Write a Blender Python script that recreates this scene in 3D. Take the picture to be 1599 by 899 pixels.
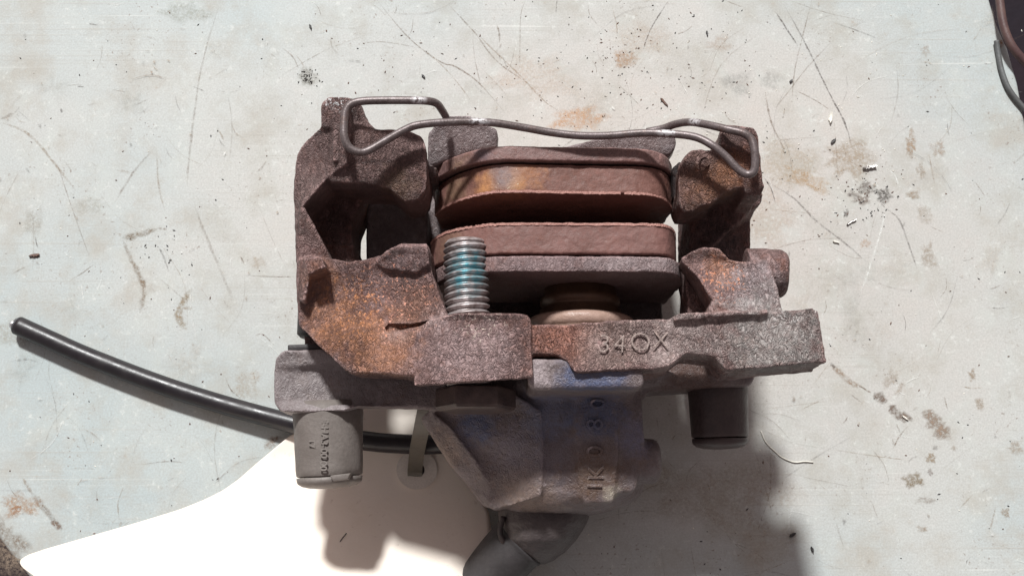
import bpy, bmesh, math, random
from mathutils import Vector, Matrix, noise
from mathutils.geometry import tessellate_polygon
random.seed(11)
for o in list(bpy.data.objects): bpy.data.objects.remove(o)
S = bpy.context.scene
COL = S.collection
MM = 0.001
R = math.radians
# ------------------------------------------------------------------ camera
TH, DIST, FPX = R(12.0), 350.0, 1750.0
F_ = Vector((0, math.sin(TH), -math.cos(TH))); U_ = Vector((0, math.cos(TH), math.sin(TH))); R_ = Vector((1, 0, 0))
CAMP = Vector((0, 0, 60)) - F_ * DIST
cam = bpy.data.objects.new('camera', bpy.data.cameras.new('camera')); COL.objects.link(cam)
cam.location = CAMP * MM; cam.rotation_euler = (TH, 0, 0)
cam.data.sensor_width = 36; cam.data.lens = 36 * FPX / 1599
cam.data.clip_start = 0.01; cam.data.clip_end = 50
S.camera = cam
# ------------------------------------------------------------------ light
SUN_EL = 47.0; sd = Vector((0.20, -1.0, 0)).normalized()        # direction in which shadows run on the bench
ray = Vector((sd.x * math.cos(R(SUN_EL)), sd.y * math.cos(R(SUN_EL)), -math.sin(R(SUN_EL))))
W = bpy.data.worlds.new('World'); S.world = W; W.use_nodes = True
wn = W.node_tree.nodes; wl = W.node_tree.links
bg = wn['Background']; sky = wn.new('ShaderNodeTexSky'); sky.sky_type = 'NISHITA'; sky.sun_disc = False
sky.sun_elevation = R(SUN_EL)
tos = -ray; sky.sun_rotation = math.atan2(tos.x, tos.y)
hs = wn.new('ShaderNodeHueSaturation'); hs.inputs['Saturation'].default_value = 0.15
wt = wn.new('ShaderNodeMix'); wt.data_type = 'RGBA'; wt.blend_type = 'MULTIPLY'; wt.inputs[0].default_value = 1; wt.inputs[7].default_value = (1.0, 0.83, 0.79, 1)   # warm surroundings
wl.new(sky.outputs[0], hs.inputs['Color']); wl.new(hs.outputs[0], wt.inputs[6]); wl.new(wt.outputs[2], bg.inputs[0])
bg.inputs[1].default_value = 0.08
sl = bpy.data.lights.new('sun', 'SUN'); sl.energy = 4.7; sl.angle = R(5.5); sl.color = (0.985, 1, 0.99)
so = bpy.data.objects.new('sun', sl); COL.objects.link(so)
so.rotation_euler = ray.to_track_quat('-Z', 'Y').to_euler(); so.location = (0, 0.5, 1)
S.view_settings.view_transform = 'Standard'; S.view_settings.look = 'None'
S.view_settings.exposure = 0.07; S.view_settings.gamma = 1.0
S.render.engine = 'CYCLES'

# ------------------------------------------------------------------ helpers
def P(px, py, z):
    d = F_ + R_ * ((px - 799.5) / FPX) - U_ * ((py - 449.5) / FPX)
    t = (z - CAMP.z) / d.z
    return CAMP + d * t                                           # millimetres
def X(px, py, z): return P(px, py, z).x
def Y(px, py, z): return P(px, py, z).y

class MB:
    def __init__(s): s.v = []; s.f = []
    def add(s, vs, fs):
        b = len(s.v); s.v += [tuple(v) for v in vs]; s.f += [tuple(b + i for i in f) for f in fs]; return s
    def prism(s, pts, zb, off=(0, 0)):
        top = [P(*p) for p in pts]
        if sum(top[i].x * top[(i+1) % len(top)].y - top[(i+1) % len(top)].x * top[i].y for i in range(len(top))) < 0: top.reverse()
        n = len(top); bot = [Vector((v.x + off[0], v.y + off[1], zb if not callable(zb) else zb(v))) for v in top]
        tri = tessellate_polygon([[Vector((v.x, v.y, 0)) for v in top]])
        fs = []
        for a, b, c in tri:
            A, B, Cc = top[a], top[b], top[c]
            if (B.x-A.x)*(Cc.y-A.y) - (B.y-A.y)*(Cc.x-A.x) < 0: b, c = c, b
            fs.append((a, b, c)); fs.append((n+a, n+c, n+b))
        for i in range(n):
            j = (i+1) % n; fs.append((i, n+i, n+j, j))
        return s.add(top + bot, fs)
    def box(s, x0, x1, y0, y1, z0, z1):
        v = [(x, y, z) for z in (z0, z1) for y in (y0, y1) for x in (x0, x1)]
        return s.add(v, [(0,2,3,1),(4,5,7,6),(0,1,5,4),(2,6,7,3),(0,4,6,2),(1,3,7,5)])
    def rings(s, rings, caps=True):
        n = len(rings[0]); vs = [v for r in rings for v in r]; fs = []
        for k in range(len(rings)-1):
            for i in range(n):
                j = (i+1) % n; fs.append((k*n+i, k*n+j, (k+1)*n+j, (k+1)*n+i))
        if caps:
            fs.append(tuple(range(n-1, -1, -1))); m = (len(rings)-1)*n; fs.append(tuple(m+i for i in range(n)))
        return s.add(vs, fs)
    def lathe(s, c0, c1, prof, n=40, squash=1.0):
        # prof: list of (t in mm along axis from c0, radius)
        c0 = Vector(c0); ax = (Vector(c1) - c0).normalized()
        u = ax.cross(Vector((0, 0, 1))).normalized(); w = u.cross(ax).normalized()
        rg = []
        for t, r in prof:
            rg.append([c0 + ax*t + u*(r*math.cos(2*math.pi*i/n)) + w*(r*squash*math.sin(2*math.pi*i/n)) for i in range(n)])
        # orientation
        rg = [list(reversed(r)) for r in rg] if (u.cross(w)).dot(ax) < 0 else rg
        return s.rings(rg)
    def tube(s, pts, rad, n=12, rads=None):
        pts = [Vector(p) for p in pts]; rg = []; pu = Vector((0.13, 0.2, 1)).normalized()
        for i, p in enumerate(pts):
            t = (pts[min(i+1, len(pts)-1)] - pts[max(i-1, 0)]).normalized()
            u = (pu - t * pu.dot(t)).normalized(); pu = u; w = t.cross(u)
            r = rads[i] if rads else rad
            rg.append([p + u*(r*math.cos(2*math.pi*k/n)) + w*(r*math.sin(2*math.pi*k/n)) for k in range(n)])
        return s.rings(rg)
    def loft(s, secs, n=44, e=2.6):
        # secs: (py, xl, xr, ztop, zbot)
        rg = []
        for py, xl, xr, zt, zb in secs:
            zm = (zt+zb)/2; a = P(xl, py, zm + (zt-zm)*0.3).x; b = P(xr, py, zm + (zt-zm)*0.3).x; y = P((xl+xr)/2, py, zt).y
            r = []
            for i in range(n):
                th = 2*math.pi*i/n; c, d = math.cos(th), math.sin(th)
                r.append(Vector(((a+b)/2 + (b-a)/2*math.copysign(abs(c)**(2/e), c), y, zm + (zt-zb)/2*math.copysign(abs(d)**(2/e), d))))
            rg.append(r)
        return s.rings(rg)

def spline(pts, step=6):
    pts = [Vector(p) for p in pts]; out = []
    q = [2*pts[0]-pts[1]] + pts + [2*pts[-1]-pts[-2]]
    for i in range(1, len(q)-2):
        for k in range(step):
            t = k/step; a, b, c, d = q[i-1], q[i], q[i+1], q[i+2]
            out.append(0.5*((2*b) + (c-a)*t + (2*a-5*b+4*c-d)*t*t + (3*b-a-3*c+d)*t**3))
    out.append(pts[-1]); return out

def tag(o, label=None, cat=None, group=None, kind=None):
    if label: o['label'] = label
    if cat: o['category'] = cat
    if group: o['group'] = group
    if kind: o['kind'] = kind
    return o
def empty(name, loc=(0, 0, 0)):
    o = bpy.data.objects.new(name, None); o.empty_display_size = 0.01; COL.objects.link(o); o.location = Vector(loc)*MM; return o
TEX = {}
def clouds(scale, depth=2):
    k = (scale, depth)
    if k not in TEX:
        t = bpy.data.textures.new('clouds', 'CLOUDS'); t.noise_scale = scale*MM; t.noise_depth = depth; TEX[k] = t
    return TEX[k]
def build(mb, name, mat, parent=None, voxel=None, smooth=0, disp=(), bevel=None, shade=True, cut=None, fix=True):
    me = bpy.data.meshes.new(name)
    org = Vector((0, 0, 0))
    if not parent:
        xs = [v[0] for v in mb.v]; ys = [v[1] for v in mb.v]; zs = [v[2] for v in mb.v]
        org = Vector(((min(xs)+max(xs))/2, (min(ys)+max(ys))/2, min(zs)))
    me.from_pydata([((v[0]-org.x)*MM, (v[1]-org.y)*MM, (v[2]-org.z)*MM) for v in mb.v], [], mb.f); me.validate()
    if fix:
        bm = bmesh.new(); bm.from_mesh(me); bmesh.ops.recalc_face_normals(bm, faces=bm.faces); bm.to_mesh(me); bm.free()
    me.materials.append(mat)
    o = bpy.data.objects.new(name, me); COL.objects.link(o); o.location = org*MM
    for p in me.polygons: p.use_smooth = shade
    mods = False
    if bevel:
        m = o.modifiers.new('b', 'BEVEL'); m.width = bevel*MM; m.segments = 3; m.limit_method = 'ANGLE'; m.angle_limit = R(35); mods = True
    if voxel:
        m = o.modifiers.new('r', 'REMESH'); m.mode = 'VOXEL'; m.voxel_size = voxel*MM; m.use_smooth_shade = True; mods = True
        if smooth:
            m = o.modifiers.new('s', 'SMOOTH'); m.factor = 0.5; m.iterations = smooth
    tmp = []
    if cut:
        for cb in cut:
            co = build(cb, 'cutter', mat, None); tmp.append(co)
            m = o.modifiers.new('c', 'BOOLEAN'); m.operation = 'DIFFERENCE'; m.object = co; m.solver = 'FAST'
    for sc, st in disp:
        m = o.modifiers.new('d', 'DISPLACE'); m.texture = clouds(sc); m.strength = st*MM; m.texture_coords = 'LOCAL'; m.mid_level = 0.5; mods = True
    if mods:
        bpy.context.view_layer.update()
        dg = bpy.context.evaluated_depsgraph_get()
        nm = bpy.data.meshes.new_from_object(o.evaluated_get(dg)); o.modifiers.clear()
        o.data = nm; nm.name = name
        if voxel:
            for p in nm.polygons: p.use_smooth = True
    for t in tmp: bpy.data.objects.remove(t)
    if parent:
        o.parent = parent
        o.matrix_parent_inverse = Matrix.Identity(4)
        off = Vector((0, 0, 0)); q = parent
        while q: off += q.location; q = q.parent
        o.location = -off
    return o

# ------------------------------------------------------------------ materials
class N:
    def __init__(s, name):
        s.m = bpy.data.materials.new(name); s.m.use_nodes = True; s.t = s.m.node_tree; s.n = s.t.nodes; s.l = s.t.links
        s.b = s.n['Principled BSDF']; s.out = s.n['Material Output']
        s.pos = s.n.new('ShaderNodeNewGeometry').outputs['Position']
    def put(s, sock, v):
        if isinstance(v, bpy.types.NodeSocket): s.l.new(v, sock)
        elif isinstance(v, (tuple, list)): sock.default_value = tuple(v) + ((1,) if len(v) == 3 and len(sock.default_value) == 4 else ())
        else: sock.default_value = v
    def noise(s, scale, detail=4, rough=0.55, dist=0.0, vec=None, kind=None):
        x = s.n.new('ShaderNodeTexNoise'); s.put(x.inputs['Vector'], vec or s.pos)
        x.inputs['Scale'].default_value = scale; x.inputs['Detail'].default_value = detail
        x.inputs['Roughness'].default_value = rough; x.inputs['Distortion'].default_value = dist
        if kind: x.noise_type = kind
        return x.outputs['Fac']
    def vor(s, scale, feat='F1', vec=None, rnd=1.0):
        x = s.n.new('ShaderNodeTexVoronoi'); x.feature = feat; s.put(x.inputs['Vector'], vec or s.pos)
        x.inputs['Scale'].default_value = scale; x.inputs['Randomness'].default_value = rnd
        return x.outputs['Distance']
    def rng(s, v, a, b, c=0.0, d=1.0):
        x = s.n.new('ShaderNodeMapRange'); s.put(x.inputs['Value'], v)
        for k, q in zip(('From Min', 'From Max', 'To Min', 'To Max'), (a, b, c, d)): s.put(x.inputs[k], q)
        return x.outputs[0]
    def math(s, op, a, b=0.0):
        x = s.n.new('ShaderNodeMath'); x.operation = op; s.put(x.inputs[0], a); s.put(x.inputs[1], b); return x.outputs[0]
    def mix(s, f, a, b, mode='MIX'):
        x = s.n.new('ShaderNodeMix'); x.data_type = 'RGBA'; x.blend_type = mode
        s.put(x.inputs[0], f); s.put(x.inputs[6], a); s.put(x.inputs[7], b); return x.outputs[2]
    def scaled(s, sc):
        x = s.n.new('ShaderNodeMapping'); s.put(x.inputs['Vector'], s.pos); x.inputs['Scale'].default_value = sc; return x.outputs[0]
    def blob(s, px, py, z, r, soft=0.6, wob=0.35):
        c = P(px, py, z)*MM
        x = s.n.new('ShaderNodeVectorMath'); x.operation = 'DISTANCE'; s.put(x.inputs[0], s.pos); x.inputs[1].default_value = c
        n = s.noise(300, 4, 0.6)
        d = s.math('ADD', x.outputs['Value'], s.math('MULTIPLY', s.math('SUBTRACT', n, 0.5), r*MM*wob*4))
        return s.rng(d, r*MM, r*MM*(1-soft))
    def bump(s, h, dist, strength=1.0, prev=None):
        x = s.n.new('ShaderNodeBump'); x.inputs['Distance'].default_value = dist*MM; x.inputs['Strength'].default_value = strength
        s.put(x.inputs['Height'], h)
        if prev: s.l.new(prev, x.inputs['Normal'])
        return x.outputs[0]
    def fin(s, col, rough=0.7, metal=0.0, nrm=None, spec=0.4):
        s.put(s.b.inputs['Base Color'], col); s.put(s.b.inputs['Roughness'], rough); s.put(s.b.inputs['Metallic'], metal)
        s.put(s.b.inputs['Specular IOR Level'], spec)
        if nrm: s.l.new(nrm, s.b.inputs['Normal'])
        return s.m

def cast(name, base, dark, rust, rust_amt=0.45, blobs=(), wrinkle=0.5, fine=0.5, rough=0.55, extra=(), speck=0.5):
    a = N(name)
    n1 = a.noise(110, 5, 0.6); n2 = a.noise(700, 5, 0.65); n3 = a.noise(2600, 3, 0.6)
    col = a.mix(a.rng(n1, 0.35, 0.65), base, dark)
    col = a.mix(a.rng(n2, 0.45, 0.66, 0, 0.75*speck), col, tuple(min(1, c*1.55) for c in base))
    r1 = a.noise(160, 6, 0.7, 0.6)
    msk = a.rng(r1, 0.62-rust_amt*0.25, 0.74-rust_amt*0.2, 0, rust_amt)
    col = a.mix(msk, col, rust)
    grain = a.rng(n2, 0.38, 0.62)
    for (px, py, z, r, c, st) in blobs:
        m = a.math('MULTIPLY', a.blob(px, py, z, r), a.rng(grain, 0, 1, 0.55*st, st))
        col = a.mix(m, col, c)
    col = a.mix(a.rng(n3, 0.42, 0.66, 0.0, 0.5*speck), col, (0.035, 0.022, 0.02))
    for (px, py, z, r_, c, th) in extra:
        fl = a.rng(a.noise(950, 3, 0.55, 0.5), th, th+0.03)
        col = a.mix(a.math('MULTIPLY', fl, a.blob(px, py, z, r_, 0.5, 0.3)), col, c)
    gp = a.n.new('ShaderNodeNewGeometry').outputs['Pointiness']
    col = a.mix(a.rng(gp, 0.515, 0.58, 0, 0.65), col, tuple(min(1, c*2.1) for c in base))  # raised edges paler: wear, with sunlit rims painted in
    # wrinkled sand-cast skin
    wv = a.scaled((1.0, 0.62, 1.0))
    w = a.noise(520, 3, 0.6, 1.6, vec=wv); w = a.math('ABSOLUTE', a.math('SUBTRACT', w, 0.5)); w = a.rng(w, 0.0, 0.13, 1, 0)
    w2 = a.noise(900, 2, 0.6, 2.0, vec=wv); w = a.math('ADD', w, a.math('MULTIPLY', w2, 0.8))
    area = a.rng(a.noise(60, 2), 0.35, 0.6, 0.35, 1.0)
    w = a.math('MULTIPLY', w, area)
    b = a.bump(a.noise(250, 4, 0.6), 1.2, 0.35)
    b = a.bump(w, 1.05, wrinkle, b)
    b = a.bump(n2, 0.55, fine, b)
    b = a.bump(n3, 0.2, fine*0.9, b)
    return a.fin(col, a.rng(n2, 0.3, 0.7, rough-0.12, rough+0.15), 0.0, b, 0.45)

ORG = (0.42, 0.19, 0.10); RED = (0.22, 0.075, 0.045); LIL = (0.42, 0.345, 0.35)
GRY = (0.44, 0.42, 0.40); SKY_BLU = (0.095, 0.12, 0.215)
DKB = (0.14, 0.083, 0.076)
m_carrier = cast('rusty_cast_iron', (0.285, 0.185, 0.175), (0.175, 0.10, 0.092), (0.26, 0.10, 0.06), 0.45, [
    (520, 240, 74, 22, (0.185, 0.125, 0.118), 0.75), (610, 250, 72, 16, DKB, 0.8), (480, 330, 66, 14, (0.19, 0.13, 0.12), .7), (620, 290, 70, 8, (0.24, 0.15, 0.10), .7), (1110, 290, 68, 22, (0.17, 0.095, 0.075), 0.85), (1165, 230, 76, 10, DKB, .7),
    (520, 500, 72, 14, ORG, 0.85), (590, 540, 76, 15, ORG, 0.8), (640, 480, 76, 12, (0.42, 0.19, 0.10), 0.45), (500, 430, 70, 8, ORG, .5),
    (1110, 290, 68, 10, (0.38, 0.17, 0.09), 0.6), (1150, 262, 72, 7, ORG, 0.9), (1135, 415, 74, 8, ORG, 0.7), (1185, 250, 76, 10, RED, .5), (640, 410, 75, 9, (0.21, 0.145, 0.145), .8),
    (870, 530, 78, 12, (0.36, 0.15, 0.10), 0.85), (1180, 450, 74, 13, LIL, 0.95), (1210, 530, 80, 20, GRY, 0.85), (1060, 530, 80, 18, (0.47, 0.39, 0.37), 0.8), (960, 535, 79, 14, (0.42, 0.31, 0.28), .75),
    (740, 550, 80, 15, (0.44, 0.32, 0.315), 0.85), (680, 500, 76, 6, LIL, 0.6), (620, 515, 76, 6, LIL, 0.4), (610, 340, 30, 12, ORG, .5), (1120, 375, 48, 12, (0.03,0.02,0.022), .8), (520, 350, 52, 8, (0.05,0.03,0.03), .6)],  # last two blobs paint shade into the arm recesses
    wrinkle=1.0, fine=0.3, speck=0.22, extra=[(610, 470, 76, 17, (0.80, 0.38, 0.27), 0.60), (540, 480, 74, 14, (0.62, 0.27, 0.13), 0.57), (525, 150, 80, 5, (0.85, 0.84, 0.84), 0.52), (1240, 482, 80, 9, (0.80, 0.76, 0.74), 0.60), (1130, 430, 76, 9, (0.75, 0.33, 0.2), 0.58), (750, 492, 81, 10, (0.7, 0.58, 0.5), 0.60)])
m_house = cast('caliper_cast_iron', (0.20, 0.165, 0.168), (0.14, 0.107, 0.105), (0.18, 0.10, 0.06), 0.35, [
    (500, 590, 56, 24, (0.32, 0.285, 0.285), 0.8), (800, 700, 50, 12, (0.25, 0.225, 0.27), 0.7), (860, 720, 50, 14, (0.16, 0.14, 0.17), .6), (1080, 592, 50, 14, (0.09, 0.055, 0.05), .8),  # lilac blob paints a highlight, last one the bracket's shade on the right ear
    (740, 665, 46, 9, SKY_BLU, 0.9), (900, 594, 76, 8, SKY_BLU, .9), (950, 592, 76, 8, SKY_BLU, .85), (860, 640, 52, 12, (0.18, 0.20, 0.29), 0.8), (935, 645, 55, 11, SKY_BLU, 0.9), (990, 680, 48, 8, (0.20, 0.20, 0.30), .7),  # bluish blobs paint reflected sky onto the body
    (930, 740, 50, 12, (0.13, 0.075, 0.045), 0.85), (830, 785, 44, 14, (0.30, 0.215, 0.17), .7), (845, 850, 26, 20, (0.07, 0.056, 0.056), 1.0), (845, 825, 30, 12, (0.07, 0.056, 0.056), .9), (955, 776, 47, 4.5, (0.42, 0.37, 0.30), 0.8),  # dark boss-end blobs paint shade, small pale one a sunlit patch
    (700, 700, 36, 8, (0.36, 0.27, 0.22), 0.8), (620, 360, 36, 14, (0.05, 0.03, 0.03), .7), (840, 585, 75, 6, (0.5, 0.42, 0.43), .8), (1080, 590, 46, 16, (0.13, 0.075, 0.06), .8), (800, 480, 24, 40, (0.07, 0.04, 0.035), .9),  # near-black blobs on the bridge: grease, and shade of the gap painted in
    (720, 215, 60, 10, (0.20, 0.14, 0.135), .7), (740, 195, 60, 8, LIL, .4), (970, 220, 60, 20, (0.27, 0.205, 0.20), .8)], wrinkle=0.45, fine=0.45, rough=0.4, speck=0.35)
m_back = cast('pad_backing_steel', (0.215, 0.125, 0.115), (0.15, 0.085, 0.078), RED, 0.4, [(710, 265, 66, 7, (0.24, 0.15, 0.09), .6), (755, 240, 71, 4, (0.09, 0.075, 0.10), .7)], wrinkle=0.2, fine=0.35)  # small dark blob paints the spring wire's shadow
m_back2 = cast('pad_backing_steel_grey', (0.25, 0.165, 0.16), (0.19, 0.12, 0.115), RED, 0.35, [(1000, 412, 72, 26, (0.34, 0.28, 0.285), 0.8), (850, 412, 72, 20, (0.28, 0.21, 0.215), 0.7)], wrinkle=0.7, fine=0.5)
m_lining = cast('friction_lining_upper', (0.20, 0.095, 0.078), (0.14, 0.065, 0.05), (0.17, 0.06, 0.04), 0.4, [
    (790, 285, 69, 14, (0.27, 0.125, 0.07), .8), (755, 288, 69, 5, (0.50, 0.23, 0.09), 0.85), (805, 288, 69, 4, (0.52, 0.26, 0.10), 0.85), (790, 274, 70, 6, (0.22, 0.175, 0.18), .85), (825, 268, 70, 8, (0.40, 0.17, 0.07), .45), (705, 295, 60, 8, (0.25, 0.17, 0.10), .6)], wrinkle=0.1, fine=0.25, rough=0.6, speck=.35,
    extra=[(795, 275, 70, 7, (0.7, 0.6, 0.45), 0.66)])
m_lining2 = cast('friction_lining_lower', (0.20, 0.098, 0.085), (0.15, 0.072, 0.06), (0.17, 0.065, 0.045), 0.4, [(700, 385, 62, 10, (0.20, 0.12, 0.08), .7)], wrinkle=0.08, fine=0.2, rough=0.6, speck=.3)
m_char = cast('worn_raised_characters', (0.42, 0.34, 0.31), (0.34, 0.26, 0.23), (0.3, 0.15, 0.1), 0.3, wrinkle=.6, fine=.6)
m_flake = cast('rust_flake_scale', (0.24, 0.125, 0.105), (0.17, 0.085, 0.07), (0.30, 0.13, 0.09), 0.4, wrinkle=0.4)
m_piston = cast('piston_dusty_brown', (0.30, 0.205, 0.17), (0.20, 0.125, 0.09), (0.2, 0.10, 0.05), 0.3, wrinkle=0.1, fine=0.15, rough=0.4, speck=.3)
def simple(name, c1, c2, rough=0.5, sc=200, metal=0.0, bumpd=0.15, spec=0.5, fine=0.5):
    a = N(name); n1 = a.noise(sc, 5, 0.6); n2 = a.noise(sc*8, 3, 0.6)
    col = a.mix(a.rng(n1, 0.35, 0.65), c1, c2); col = a.mix(a.rng(n2, 0.4, 0.7, 0, 0.3), col, tuple(c*0.6 for c in c1))
    return a.fin(col, a.rng(n1, 0.3, 0.7, rough-0.08, rough+0.1), metal, a.bump(n2, bumpd, fine, a.bump(n1, bumpd*2, fine*0.6)), spec)
a = N('dull_spring_wire')
wc = a.mix(a.rng(a.noise(300, 5, 0.6), 0.35, 0.65), (0.15, 0.122, 0.125), (0.085, 0.062, 0.06))
wc = a.mix(a.rng(a.noise(120, 5, 0.7), 0.55, 0.68, 0, 0.6), wc, (0.16, 0.075, 0.045))
wc = a.mix(a.rng(a.noise(2200, 3), 0.4, 0.7, 0, 0.5), wc, (0.24, 0.20, 0.19))
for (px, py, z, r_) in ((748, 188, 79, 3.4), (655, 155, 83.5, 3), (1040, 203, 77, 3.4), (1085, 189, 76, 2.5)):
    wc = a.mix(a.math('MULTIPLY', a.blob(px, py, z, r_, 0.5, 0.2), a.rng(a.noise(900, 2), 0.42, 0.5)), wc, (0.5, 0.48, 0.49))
m_wire = a.fin(wc, 0.42, 0.3, a.bump(a.noise(1800, 3), 0.12, 0.5), 0.5)
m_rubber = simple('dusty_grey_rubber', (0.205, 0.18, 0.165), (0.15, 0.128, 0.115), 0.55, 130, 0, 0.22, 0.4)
m_rubshade = simple('shade_dark_rubber', (0.055, 0.038, 0.038), (0.085, 0.062, 0.058), 0.42, 130, 0, 0.22, 0.5)  # boot rubber with the bracket's shade put into its colour
m_boss = simple('shade_dark_boss', (0.062, 0.05, 0.05), (0.10, 0.082, 0.08), 0.5, 140, 0, 0.5, 0.4)  # shade under the housing end put into the boss colour
m_blackrub = simple('black_rubber', (0.012, 0.010, 0.013), (0.022, 0.018, 0.02), 0.38, 150, 0, 0.08, 0.5)
m_sleeve = simple('greyish_hose_rubber', (0.06, 0.054, 0.055), (0.04, 0.036, 0.037), 0.55, 150, 0, 0.2, 0.4)
m_black = simple('black_greasy_steel', (0.02, 0.016, 0.018), (0.05, 0.032, 0.03), 0.5, 500, 0, 0.6)
m_head = simple('bolt_head_brown_steel', (0.045, 0.028, 0.026), (0.11, 0.075, 0.066), 0.4, 220, 0.15, 0.3)
m_tie = simple('dark_grey_nylon', (0.115, 0.10, 0.08), (0.09, 0.08, 0.065), 0.42, 100, 0, 0.05)
m_bright = simple('bright_cut_metal', (0.85, 0.85, 0.85), (0.6, 0.6, 0.62), 0.3, 600, 0.9, 0.1)
m_cut = simple('dark_cut_face', (0.05, 0.05, 0.055), (0.12, 0.12, 0.13), 0.35, 900, 0.4, 0.3)
a = N('zinc_thread_with_blue_locker')
zn = a.mix(a.rng(a.noise(500, 4), 0.35, 0.65), (0.55, 0.50, 0.50), (0.26, 0.21, 0.20))
bm_ = a.math('MULTIPLY', a.blob(730, 425, 74, 8.5, 0.6, 0.3), a.rng(a.noise(420, 3, 0.5), 0.35, 0.6, 0.1, 0.9))
zn = a.mix(bm_, zn, (0.10, 0.36, 0.43))
zn = a.mix(a.rng(a.n.new('ShaderNodeNewGeometry').outputs['Pointiness'], 0.46, 0.50, 0.8, 0), zn, (0.05, 0.035, 0.03))
m_thread = a.fin(zn, 0.38, 0.5, a.bump(a.noise(2500, 3), 0.08, 0.4), 0.5)
# white translucent card
a = N('white_card')
pc = a.mix(a.rng(a.noise(40, 4), 0.3, 0.7), (0.95, 0.88, 0.80), (0.95, 0.86, 0.77))
pc = a.mix(a.rng(a.noise(22, 5, 0.65), 0.48, 0.7, 0, 0.55), pc, (0.80, 0.68, 0.56))
pc = a.mix(a.rng(a.noise(300, 4, 0.7), 0.63, 0.7, 0, 0.35), pc, (0.5, 0.4, 0.32))
pn = a.bump(a.noise(60, 3), 0.6, 0.5, a.bump(a.noise(900, 3), 0.06, 0.6))
a.fin(pc, 0.6, 0, pn, 0.3)
tr = a.n.new('ShaderNodeBsdfTranslucent'); tr.inputs[0].default_value = (0.98, 0.80, 0.62, 1)
mx = a.n.new('ShaderNodeMixShader'); mx.inputs[0].default_value = 0.18
a.l.new(a.b.outputs[0], mx.inputs[1]); a.l.new(tr.outputs[0], mx.inputs[2]); a.l.new(mx.outputs[0], a.out.inputs[0])
m_card = a.m
m_ring = simple('grey_card_ring', (0.78, 0.72, 0.66), (0.70, 0.64, 0.58), 0.6, 200, 0, 0.05)
# bench top: worn pale paint
a = N('worn_pale_bench_paint')
g1 = a.noise(9, 4, 0.55); g2 = a.noise(45, 6, 0.65); g3 = a.noise(260, 5, 0.7); g4 = a.noise(1500, 3, 0.6)
col = a.mix(a.rng(g1, 0.38, 0.62), (0.44, 0.50, 0.505), (0.52, 0.535, 0.515))
near = a.n.new('ShaderNodeVectorMath'); near.operation = 'DISTANCE'; near.inputs[1].default_value = (0.03, 0.03, 0)
a.put(near.inputs[0], a.scaled((0.75, 1, 1)))
dust = a.math('ADD', near.outputs['Value'], a.math('MULTIPLY', a.math('SUBTRACT', g2, 0.5), 0.10))
col = a.mix(a.rng(dust, 0.125, 0.05, 0, 0.75), col, (0.56, 0.50, 0.455))
col = a.mix(a.rng(g2, 0.48, 0.68, 0, 0.6), col, (0.40, 0.36, 0.30))
col = a.mix(a.math('MULTIPLY', a.rng(g3, 0.60, 0.72, 0, 0.55), a.rng(g2, 0.45, 0.6)), col, (0.36, 0.29, 0.22))
col = a.mix(a.rng(g4, 0.35, 0.65, 0.0, 0.36), col, (0.30, 0.29, 0.27))
g5 = a.noise(420, 4, 0.7); g6 = a.noise(70, 5, 0.7, 0.8)
col = a.mix(a.math('MULTIPLY', a.rng(g5, 0.56, 0.66, 0, 0.5), a.rng(g6, 0.45, 0.62)), col, (0.72, 0.73, 0.70))
col = a.mix(a.math('MULTIPLY', a.rng(a.noise(650, 3, 0.6), 0.62, 0.68, 0, 0.7), a.rng(a.noise(30, 3), 0.48, 0.62)), col, (0.22, 0.17, 0.14))
col = a.mix(a.rng(g6, 0.5, 0.72, 0, 0.4), col, (0.50, 0.53, 0.50))
def fibres(rot, sc, lo, hi, st, c, base):
    mp = a.n.new('ShaderNodeMapping'); a.put(mp.inputs['Vector'], a.pos); mp.inputs['Rotation'].default_value = (0, 0, R(rot)); mp.inputs['Scale'].default_value = sc
    f = a.noise(1.0, 3, 0.5, 0.3, mp.outputs[0]); k = a.math('MULTIPLY', a.rng(f, lo, hi, 0, st), a.rng(a.noise(14, 2), 0.45, 0.6))
    return a.mix(k, base, c), k
col, k1 = fibres(-8, (8, 900, 1), 0.60, 0.70, 0.4, (0.38, 0.36, 0.32), col)
col, k2 = fibres(55, (12, 1200, 1), 0.66, 0.73, 0.4, (0.36, 0.33, 0.29), col)
col, k3 = fibres(118, (10, 1000, 1), 0.66, 0.74, 0.35, (0.75, 0.76, 0.72), col)
bb = a.bump(g3, 0.15, 0.3); bb = a.bump(k1, 0.08, 0.5, bb); bb = a.bump(g4, 0.05, 0.4, bb)
m_bench = a.fin(col, a.rng(g2, 0.3, 0.7, 0.5, 0.68), 0, bb, 0.35)
m_edge = simple('dark_bench_rim', (0.06, 0.045, 0.045), (0.12, 0.09, 0.075), 0.7, 80)
m_floor = simple('shade_dark_floor', (0.012, 0.008, 0.013), (0.022, 0.014, 0.018), 0.8, 12, 0, 1.0, 0.2)  # shadow below the bench put into the floor colour
# marks: soft-edged stains and scratches
a = N('worn_marks')
at = a.n.new('ShaderNodeAttribute'); at.attribute_name = 'mk'
al = a.math('MULTIPLY', at.outputs['Alpha'], a.math('MULTIPLY', a.rng(a.noise(900, 4, 0.7), 0.38, 0.58, 0.15, 1.0), a.rng(a.noise(230, 3, 0.6), 0.36, 0.58, 0.55, 1.25)))
a.put(a.b.inputs['Alpha'], al)
m_marks = a.fin(at.outputs['Color'], 0.7, 0, None, 0.2)

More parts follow.
